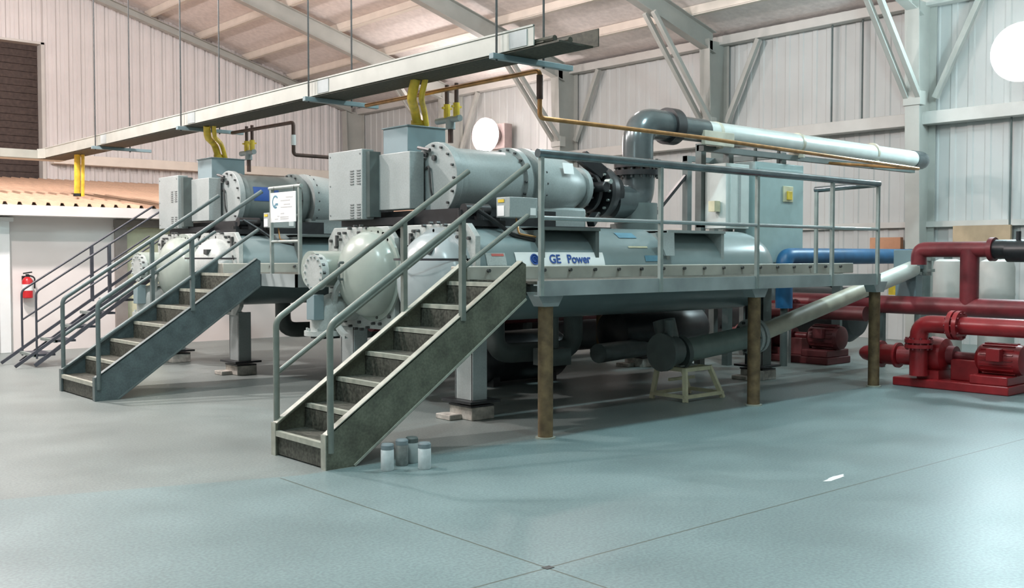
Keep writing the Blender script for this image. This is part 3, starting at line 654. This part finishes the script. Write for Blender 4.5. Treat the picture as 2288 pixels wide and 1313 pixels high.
# platform with the sign
t = thing('platform', 'steel platform with an end guard at the top of the middle stairs', 'walkway', (5.9, 11.0, 1.3))
obj('deck', MB().box(5.64, 10.8, 10.15, 11.83, 1.285, 1.31), GRATE, t)
obj('edge_beam', MB().box(5.62, 5.645, 10.12, 11.83, 1.17, 1.315).box(5.62, 10.8, 10.12, 10.145, 1.17, 1.315), DECK, t)
for x in (7.6, 10.6): obj('support_leg', MB().cyl((x, 10.3, 0), (x, 10.3, 1.285), .06, n=16), RUST, t)
gm = MAT = MATS.get('g') or RAILG
for y in (10.15, 10.80): m = MB(); rail_post(m, 5.69, y, 1.31, 2.30); obj('rail_post', m, RAILG, t, .004)
obj('top_rail', MB().cyl((5.69, 10.84, 2.29), (5.69, 10.11, 2.29), .024, n=12), RAILG, t)
each('mid_rail', MB().cyl((5.69, 10.80, 1.68), (5.69, 10.15, 1.68), .018, n=12).cyl((5.69, 10.80, 1.97), (5.69, 10.15, 1.97), .014, n=12), RAILG, t)
t = thing('notice_sign', 'white notice sign with an emblem and grey print hung on the platform guard', 'sign', (5.66, 10.46, 1.90))
obj('panel', MB().box(5.655, 5.665, 10.18, 10.76, 1.90, 2.235), WHITE, t)
m = MB()
for y0_, y1_, z in ((10.24, 10.40, 2.17), (10.30, 10.52, 2.135), (10.30, 10.45, 2.09), (10.26, 10.52, 2.06), (10.44, 10.52, 1.99), (10.34, 10.53, 1.95), (10.34, 10.53, 1.93), (10.58, 10.66, 1.93), (10.55, 10.60, 1.96)): m.box(5.6535, 5.655, y0_, y1_, z, z + .012)
obj('printed_lines', m, PRINT, t)
em = MB().lathe((5.655, 10.64, 2.13), (-1, 0, 0), [(0, .075), (.0016, .075), (.0016, .055), (0, .055)], 24, R(40), R(300)); em.box(5.653, 5.655, 10.58, 10.64, 2.09, 2.115).box(5.653, 5.655, 10.64, 10.665, 2.07, 2.10)
obj('emblem', em, TEALP, t)
each('tie', MB().cyl((5.668, 10.70, 2.232), (5.668, 10.70, 2.30), .004, n=6).cyl((5.668, 10.24, 2.232), (5.668, 10.24, 2.30), .004, n=6), BOLT, t)

# ------------------------------------------------------------------ electrical rack behind the near chiller
t = thing('strut_rack', 'dark strut frame carrying the electrical cabinets behind the near chiller', 'rack', (12, 8.8, 0))
for x, y in ((11.0, 8.83), (11.6, 8.83), (12.85, 8.83), (12.2, 10.05), (12.85, 10.05)): obj('upright', MB().box(x - .05, x + .05, y - .05, y + .05, 0, 3.02), DARKP, t)
obj('crossbar', MB().box(10.95, 12.9, 8.78, 8.86, 2.92, 3.0), DARKP, t)
obj('crossbar', MB().box(10.95, 12.9, 8.78, 8.86, 1.9, 1.98), DARKP, t)
obj('crossbar', MB().box(12.15, 12.9, 10.01, 10.09, 2.94, 3.02), DARKP, t)
obj('side_bar', MB().box(12.81, 12.89, 8.86, 10.01, 2.94, 3.02), DARKP, t)
obj('diagonal_brace', MB().bar((11.3, 10.05, 1.98), (12.2, 10.05, 2.75), .05, .05), BLACK, t)
t = thing('electrical_cabinet', 'narrow pale electrical cabinet on the strut frame, left of the wider one', 'cabinet', (11.3, 8.6, 1.9))
obj('body', MB().box(11.02, 11.52, 8.42, 8.77, 1.88, 2.74), mat('pale_cabinet_paint', (.56, .63, .61), .4, var=.04), t, .008)
obj('door', MB().box(11.10, 11.46, 8.405, 8.42, 1.92, 2.70), MATS['pale_cabinet_paint'], t, .004)
obj('door_slot', MB().box(11.26, 11.31, 8.398, 8.406, 1.95, 2.66), PAINT, t)
obj('side_box', MB().box(10.88, 11.0, 8.5, 8.6, 2.10, 2.24), CREAM, t)
t = thing('electrical_cabinet', 'wide blue-green electrical cabinet with a square yellow switch plate', 'cabinet', (12.2, 8.6, 1.35))
obj('body', MB().box(11.66, 12.80, 8.42, 8.77, 1.35, 2.80), mat('teal_cabinet_paint', (.33, .45, .45), .4, var=.05), t, .01)
obj('door', MB().box(11.72, 12.75, 8.405, 8.42, 1.42, 2.72), MATS['teal_cabinet_paint'], t, .004)
h = obj('switch_plate', MB().box(12.27, 12.50, 8.385, 8.405, 2.27, 2.49), CREAM, t, .006)
obj('switch', MB().box(12.34, 12.45, 8.365, 8.386, 2.30, 2.42), YELLOW, h, .004)
each('conduit', MB().cyl((12.45, 8.6, 2.8), (12.45, 8.6, 3.0), .025, n=8).cyl((11.9, 8.6, 2.8), (11.9, 8.6, 3.0), .025, n=8), DARKP, t)
t = thing('cabinet_stand', 'grey sheet-metal stand below the wide cabinet', 'stand', (12.1, 8.5, 0))
obj('panel', MB().box(11.7, 12.55, 8.44, 8.47, .9, 1.34), PAINT, t); 
for x in (11.72, 12.5): obj('leg', MB().box(x, x + .06, 8.44, 8.56, 0, 1.34), PAINT, t)
t = thing('blue_pipe', 'blue water pipe running level towards the side wall', 'pipe', (13.5, 8.35, 1.51))
obj('pipe', MB().cyl((12.3, 8.25, 1.51), (15.6, 8.25, 1.51), .115, n=24), BLUE, t)
obj('elbow', MB().tube([(12.35, 8.25, 1.51), (12.1, 8.25, 1.51), (12.1, 8.25, .8)], .115, 20, .15), BLUE, t)
obj('elbow', MB().tube([(15.5, 8.25, 1.51), (15.95, 8.25, 1.51), (15.95, 8.25, .0)], .12, 20, .2), DARKP, t, label='dark end elbow')
each('support', MB().box(13.4, 13.46, 8.18, 8.32, 0, 1.40).cyl((12.1, 8.25, .8), (12.1, 8.25, 0), .05, n=12), DARKP, t)
t = thing('sloping_pipe', 'cream pipe sloping up to the right behind the walkway legs', 'pipe', (9.9, 7.0, .6))
obj('lower_section', MB().cyl((9.72, 7.0, .62), (12.15, 7.0, 1.115), .10, n=24), CREAMP, t)
obj('upper_section', MB().cyl((12.15, 7.0, 1.115), (13.25, 7.0, 1.34), .112, n=24), WPIPE, t, label='white covered upper section')
obj('strap', MB().cyl((12.05, 7.0, 1.095), (12.13, 7.0, 1.111), .117, n=24), BOLT, t)
t = thing('pipe_spool', 'grey-green flanged pipe resting on the cream stand', 'pipe', (8.5, 7.08, .37))
s0 = Vector((8.52, 7.08, .50)); s1 = Vector((9.70, 7.0, .615))
obj('pipe', MB().cyl(s0, s1, .125, n=24), mat('grey_green_pipe', (.20, .26, .235), .4, var=.1), t)
dv = (s1 - s0).normalized()
each('flange', MB().cyl(s1 - dv * .02, s1 + dv * .03, .2, n=24).cyl(s1 - dv * .10, s1 - dv * .05, .2, n=24), SHEET, t)
few('flange_bolt', MB().bolts(s1 - dv * .13, dv, .165, 10, .016, .18), BOLT, t)
obj('elbow', MB().tube([s0 + dv * .02, s0 - dv * .16, s0 - dv * .16 + Vector((0, .1, .35))], .12, 20, .14).cyl(s0 - dv * .06, s0, .18, n=24), DARKP, t)
obj('foot', MB().prism([(8.50, 7.05, .36), (8.66, 7.05, .36), (8.58, 7.05, .50), (8.46, 7.05, .50)], (0, .06, 0)).box(8.40, 8.68, 6.99, 7.2, .352, .366), RAILG, t)
obj('valve', MB().cyl((8.16, 7.02, .52), (8.36, 7.06, .52), .16, n=20).cyl((8.12, 7.02, .52), (8.16, 7.02, .52), .2, n=20).cyl((8.26, 7.04, .6), (8.26, 7.04, .85), .05, n=12), DARKP, t)
t = thing('work_stand', 'small cream welded stand with splayed legs under the grey-green pipe', 'stand', (8.5, 7.08, 0))
tx0, tx1, ty0, ty1 = 8.36, 8.76, 6.90, 7.27; bx0, bx1, by0, by1 = 8.30, 8.92, 6.84, 7.30
top = [(tx0, ty0), (tx1, ty0), (tx1, ty1), (tx0, ty1)]; bot = [(bx0, by0), (bx1, by0), (bx1, by1), (bx0, by1)]
for a, b in zip(top, bot): obj('leg', MB().bar((*b, 0.0), (*a, .345), .045, .045, (1, .2, 0)), CREAM, t)
m = MB()
for i in range(4): a = top[i]; b = top[(i + 1) % 4]; m.bar((*a, .33), (*b, .33), .045, .04)
obj('top_frame', m, CREAM, t)
m = MB()
for i in range(4): a = bot[i]; b = bot[(i + 1) % 4]; m.bar((*a, .055), (*b, .055), .035, .035)
a = ((tx0 + bx0) / 2, (ty0 + by0) / 2); b = ((tx1 + bx1) / 2, (ty0 + by0) / 2); m.bar((a[0] + .1, a[1] + .3, .2), (b[0], b[1] + .3, .2), .03, .03)
each('brace', m, CREAM, t)

# ------------------------------------------------------------------ red pumps and headers
def pump(label, ox, oy, RED=RED):
    t = thing('red_pump', label, 'pump', (ox, oy, 0), 'red pump sets')
    A = lambda x, y, z: (ox + x, oy + y, z)
    def B(mb, x0, x1, y0, y1, z0, z1): return mb.box(ox + x0, ox + x1, oy + y0, oy + y1, z0, z1)
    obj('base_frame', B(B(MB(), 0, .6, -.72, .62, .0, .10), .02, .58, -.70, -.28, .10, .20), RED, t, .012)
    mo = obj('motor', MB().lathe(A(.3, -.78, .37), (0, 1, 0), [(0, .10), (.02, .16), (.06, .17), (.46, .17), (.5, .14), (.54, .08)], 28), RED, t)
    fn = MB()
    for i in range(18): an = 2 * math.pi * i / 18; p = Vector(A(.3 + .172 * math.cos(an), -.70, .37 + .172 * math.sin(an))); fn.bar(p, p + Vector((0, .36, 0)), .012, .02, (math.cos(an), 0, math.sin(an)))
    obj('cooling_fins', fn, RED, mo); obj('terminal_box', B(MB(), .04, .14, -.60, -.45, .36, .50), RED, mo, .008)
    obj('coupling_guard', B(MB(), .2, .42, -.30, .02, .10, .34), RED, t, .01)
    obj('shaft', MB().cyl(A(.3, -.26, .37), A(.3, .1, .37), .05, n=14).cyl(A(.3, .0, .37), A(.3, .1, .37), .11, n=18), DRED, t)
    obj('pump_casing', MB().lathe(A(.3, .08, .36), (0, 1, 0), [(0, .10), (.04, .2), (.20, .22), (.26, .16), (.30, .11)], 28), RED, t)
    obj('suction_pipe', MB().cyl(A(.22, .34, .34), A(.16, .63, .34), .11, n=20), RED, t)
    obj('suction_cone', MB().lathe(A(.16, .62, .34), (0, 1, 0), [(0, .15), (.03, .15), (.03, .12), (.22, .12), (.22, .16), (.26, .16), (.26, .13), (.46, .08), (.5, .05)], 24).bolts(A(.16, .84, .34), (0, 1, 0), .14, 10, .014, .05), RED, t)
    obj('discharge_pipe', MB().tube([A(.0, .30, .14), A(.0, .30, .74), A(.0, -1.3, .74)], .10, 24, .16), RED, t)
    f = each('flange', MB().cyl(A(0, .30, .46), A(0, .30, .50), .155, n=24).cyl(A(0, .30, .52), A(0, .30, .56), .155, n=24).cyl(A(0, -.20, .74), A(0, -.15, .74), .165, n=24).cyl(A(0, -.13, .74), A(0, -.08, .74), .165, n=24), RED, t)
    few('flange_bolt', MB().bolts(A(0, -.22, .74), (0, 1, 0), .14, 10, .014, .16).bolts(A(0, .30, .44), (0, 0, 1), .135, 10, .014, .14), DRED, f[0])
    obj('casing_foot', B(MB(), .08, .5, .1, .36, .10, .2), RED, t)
    return t
pump('red motor-driven pump on a red base frame at the right edge', 11.3, 5.58)
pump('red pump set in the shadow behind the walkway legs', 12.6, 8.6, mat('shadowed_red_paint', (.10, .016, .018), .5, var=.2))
t = thing('red_header', 'dark red pipe header with an upright tee behind the front red pump', 'pipe', (13.0, 6.0, 0))
obj('header_pipe', MB().cyl((13.0, 4.2, .86), (13.0, 10.2, .86), .12, n=24), DRED, t)
obj('riser', MB().tube([(13.0, 6.10, .86), (13.0, 6.10, 1.60)], .115, 24), DRED, t)
obj('top_pipe', MB().tube([(13.0, 6.78, 1.40), (13.0, 6.78, 1.60), (13.0, 5.8, 1.60)], .10, 24, .1).cyl((13.0, 5.78, 1.6), (13.0, 5.84, 1.6), .15, n=24), DRED, t)
each('valve', MB().cyl((13.0, 5.78, 1.6), (13.0, 5.62, 1.6), .12, n=20).cyl((13.0, 5.62, 1.58), (13.0, 5.2, 1.58), .14, n=20).cyl((13.0, 5.5, 1.7), (13.0, 5.5, 1.82), .03, n=10), BLACK, t, label='dark valve at the right end')
for y in (5.0, 7.3, 9.6): obj('support', MB().box(12.96, 13.04, y - .04, y + .04, 0, .75), DARKP, t)
t = thing('red_header', 'low dark red pipe running along under the near chiller', 'pipe', (9, 10.7, .5))
obj('header_pipe', MB().cyl((7.0, 10.75, .70), (12.6, 10.75, .70), .12, n=20), DRED, t)
for x in (7.6, 9.6, 11.8): obj('support', MB().box(x - .05, x + .05, 10.71, 10.79, 0, .60), DARKP, t)
t = thing('lower_vessel', 'black cylindrical vessel standing low behind the walkway stairs', 'tank', (8.4, 9.9, 0))
obj('body', MB().lathe((7.4, 9.3, .33), (1, 0, 0), [(0, 0.1), (.06, .24), (.15, .3), (1.3, .3), (1.4, .24), (1.45, .1)], 28), BLACK, t)
each('stand', MB().box(7.6, 7.7, 9.1, 9.5, 0, .15).box(8.5, 8.6, 9.1, 9.5, 0, .15), BLACK, t)
t = thing('dark_filler_tank', 'black tank added to darken the gap low under the second machine, beyond the near legs', 'tank', (10.6, 11.3, 0))  # tank added to keep the view beneath the machines dark
obj('body', MB().lathe((8.9, 11.35, .40), (1, 0, 0), [(0, .1), (.06, .28), (.2, .34), (3.2, .34), (3.34, .28), (3.4, .1)], 32), BLACK, t)
each('saddle_foot', MB().box(9.4, 9.5, 11.1, 11.6, 0, .2).box(11.7, 11.8, 11.1, 11.6, 0, .2), BLACK, t)
t = thing('dark_filler_tank', 'black tank added to stand for shadowed machines behind the walkway legs', 'tank', (14.2, 10.0, 0))  # added black body in place of machines lost in shadow
obj('body', MB().lathe((14.2, 8.3, .62), (0, 1, 0), [(0, .12), (.06, .32), (.2, .42), (3.0, .42), (3.14, .32), (3.2, .12)], 32), BLACK, t)
each('saddle_foot', MB().box(13.85, 14.55, 8.8, 8.95, 0, .3).box(13.85, 14.55, 10.6, 10.75, 0, .3), BLACK, t)
obj('manifold', MB().tube([(13.95, 8.5, .95), (13.75, 8.5, 1.12), (13.75, 11.0, 1.12)], .07, 12, .1), BLACK, t)
for i, (x, y, r, lab) in enumerate(((14.5, 7.12, .2, 'white plastic drum seen left of the dark red upright'), (14.5, 6.42, .235, 'white plastic drum seen right of the dark red upright'))):
    t = thing('drum', lab, 'drum', (x, y, 0), 'white drums by the wall')
    obj('body', MB().lathe((x, y, 0), (0, 0, 1), [(0, r * .95), (.03, r), (.48, r), (.5, r * 1.03), (.53, r), (.96, r), (.98, r * 1.03), (1.01, r), (1.36, r), (1.44, r * .9), (1.47, r * .6)], 28), DRUM, t)
    obj('cap', MB().cyl((x, y, 1.47), (x, y, 1.50), .06, n=14), DARKP, t)
t = thing('control_box', 'blue-grey control boxes on a post at the top of the sloping pipe', 'control box', (13.35, 7.1, 0))
obj('post', MB().box(13.40, 13.46, 6.98, 7.04, 0, 1.6), RAILG, t)
obj('upper_box', MB().box(13.2, 13.38, 6.9, 7.25, 1.34, 1.60), TEAL, t, .008); obj('lower_box', MB().box(13.2, 13.38, 6.92, 7.22, .96, 1.26), TEAL, t, .008)
obj('valve_stack', MB().cyl((13.42, 6.88, 1.25), (13.42, 6.88, 1.6), .06, n=12).box(13.36, 13.48, 6.80, 6.96, 1.3, 1.34).box(13.36, 13.48, 6.80, 6.96, 1.45, 1.49), RAILG, t)
obj('side_plate', MB().box(13.24, 13.3, 7.22, 7.34, .98, 1.3), YELLOW, t)
t = thing('plywood_board', 'brown board leaning on the side wall above the red header', 'board', (17.3, 7.9, 1.62)); obj('board', MB().box(17.30, 17.36, 7.45, 8.42, 1.60, 2.03), WOOD, t)
t = thing('wall_box', 'small orange-brown box on the side wall beyond the walkway end', 'box', (17.3, 9.8, 1.62)); obj('box', MB().box(17.26, 17.36, 9.35, 9.95, 1.60, 1.85), mat('orange_box', (.55, .28, .16), .6), t, .01)
# ------------------------------------------------------------------ cans by the foot of the near stairs
for i, (x, y, kind, lab) in enumerate(((4.08, 6.06, 0, 'white can with a grey cap, leftmost of the four at the stair foot'), (4.26, 6.14, 1, 'dull grey can, second from the left at the stair foot'),
                                       (4.37, 6.17, 2, 'can with a dark cap, third from the left at the stair foot'), (4.31, 5.93, 0, 'white can with a grey cap, rightmost of the four at the stair foot'))):
    t = thing('can', lab, 'can', (x, y, 0), 'cans at the foot of the near stairs')
    obj('body', MB().lathe((x, y, 0), (0, 0, 1), [(0, .043), (.006, .047), (.145, .047), (.15, .044)], 24), (CANM, CANGREY, mat('pale_grey_can', (.40, .46, .46), .4))[kind], t)
    obj('cap', MB().lathe((x, y, .15), (0, 0, 1), [(0, .046), (.03, .047), (.04, .04)], 24), (CANCAP, CANCAP, DARKP)[kind], t)
# white smear on the floor
sm = MB(); n = 14; pts = []
for i in range(n): an = 2 * math.pi * i / n; rr = 1 + .15 * math.sin(i * 2.3); pts.append((6.25 + .15 * rr * math.cos(an) , 3.84 + .028 * rr * math.sin(an) + .02 * math.cos(an), .0005))
sm.prism(pts, (0, 0, .001)); tag(obj('paint_smear', sm, WHITE, org=(6.25, 3.84, 0)), 'small white smear of paint on the open floor at right', 'paint mark')
sm = MB().prism([(3.36, 3.62, .0005), (3.41, 3.62, .0005), (3.41, 3.66, .0005), (3.36, 3.66, .0005)], (0, 0, .002)); tag(obj('joint_plug', sm, BOLT, org=(3.38, 3.64, 0)), 'small dark plug where the two floor joints cross', 'floor plug')
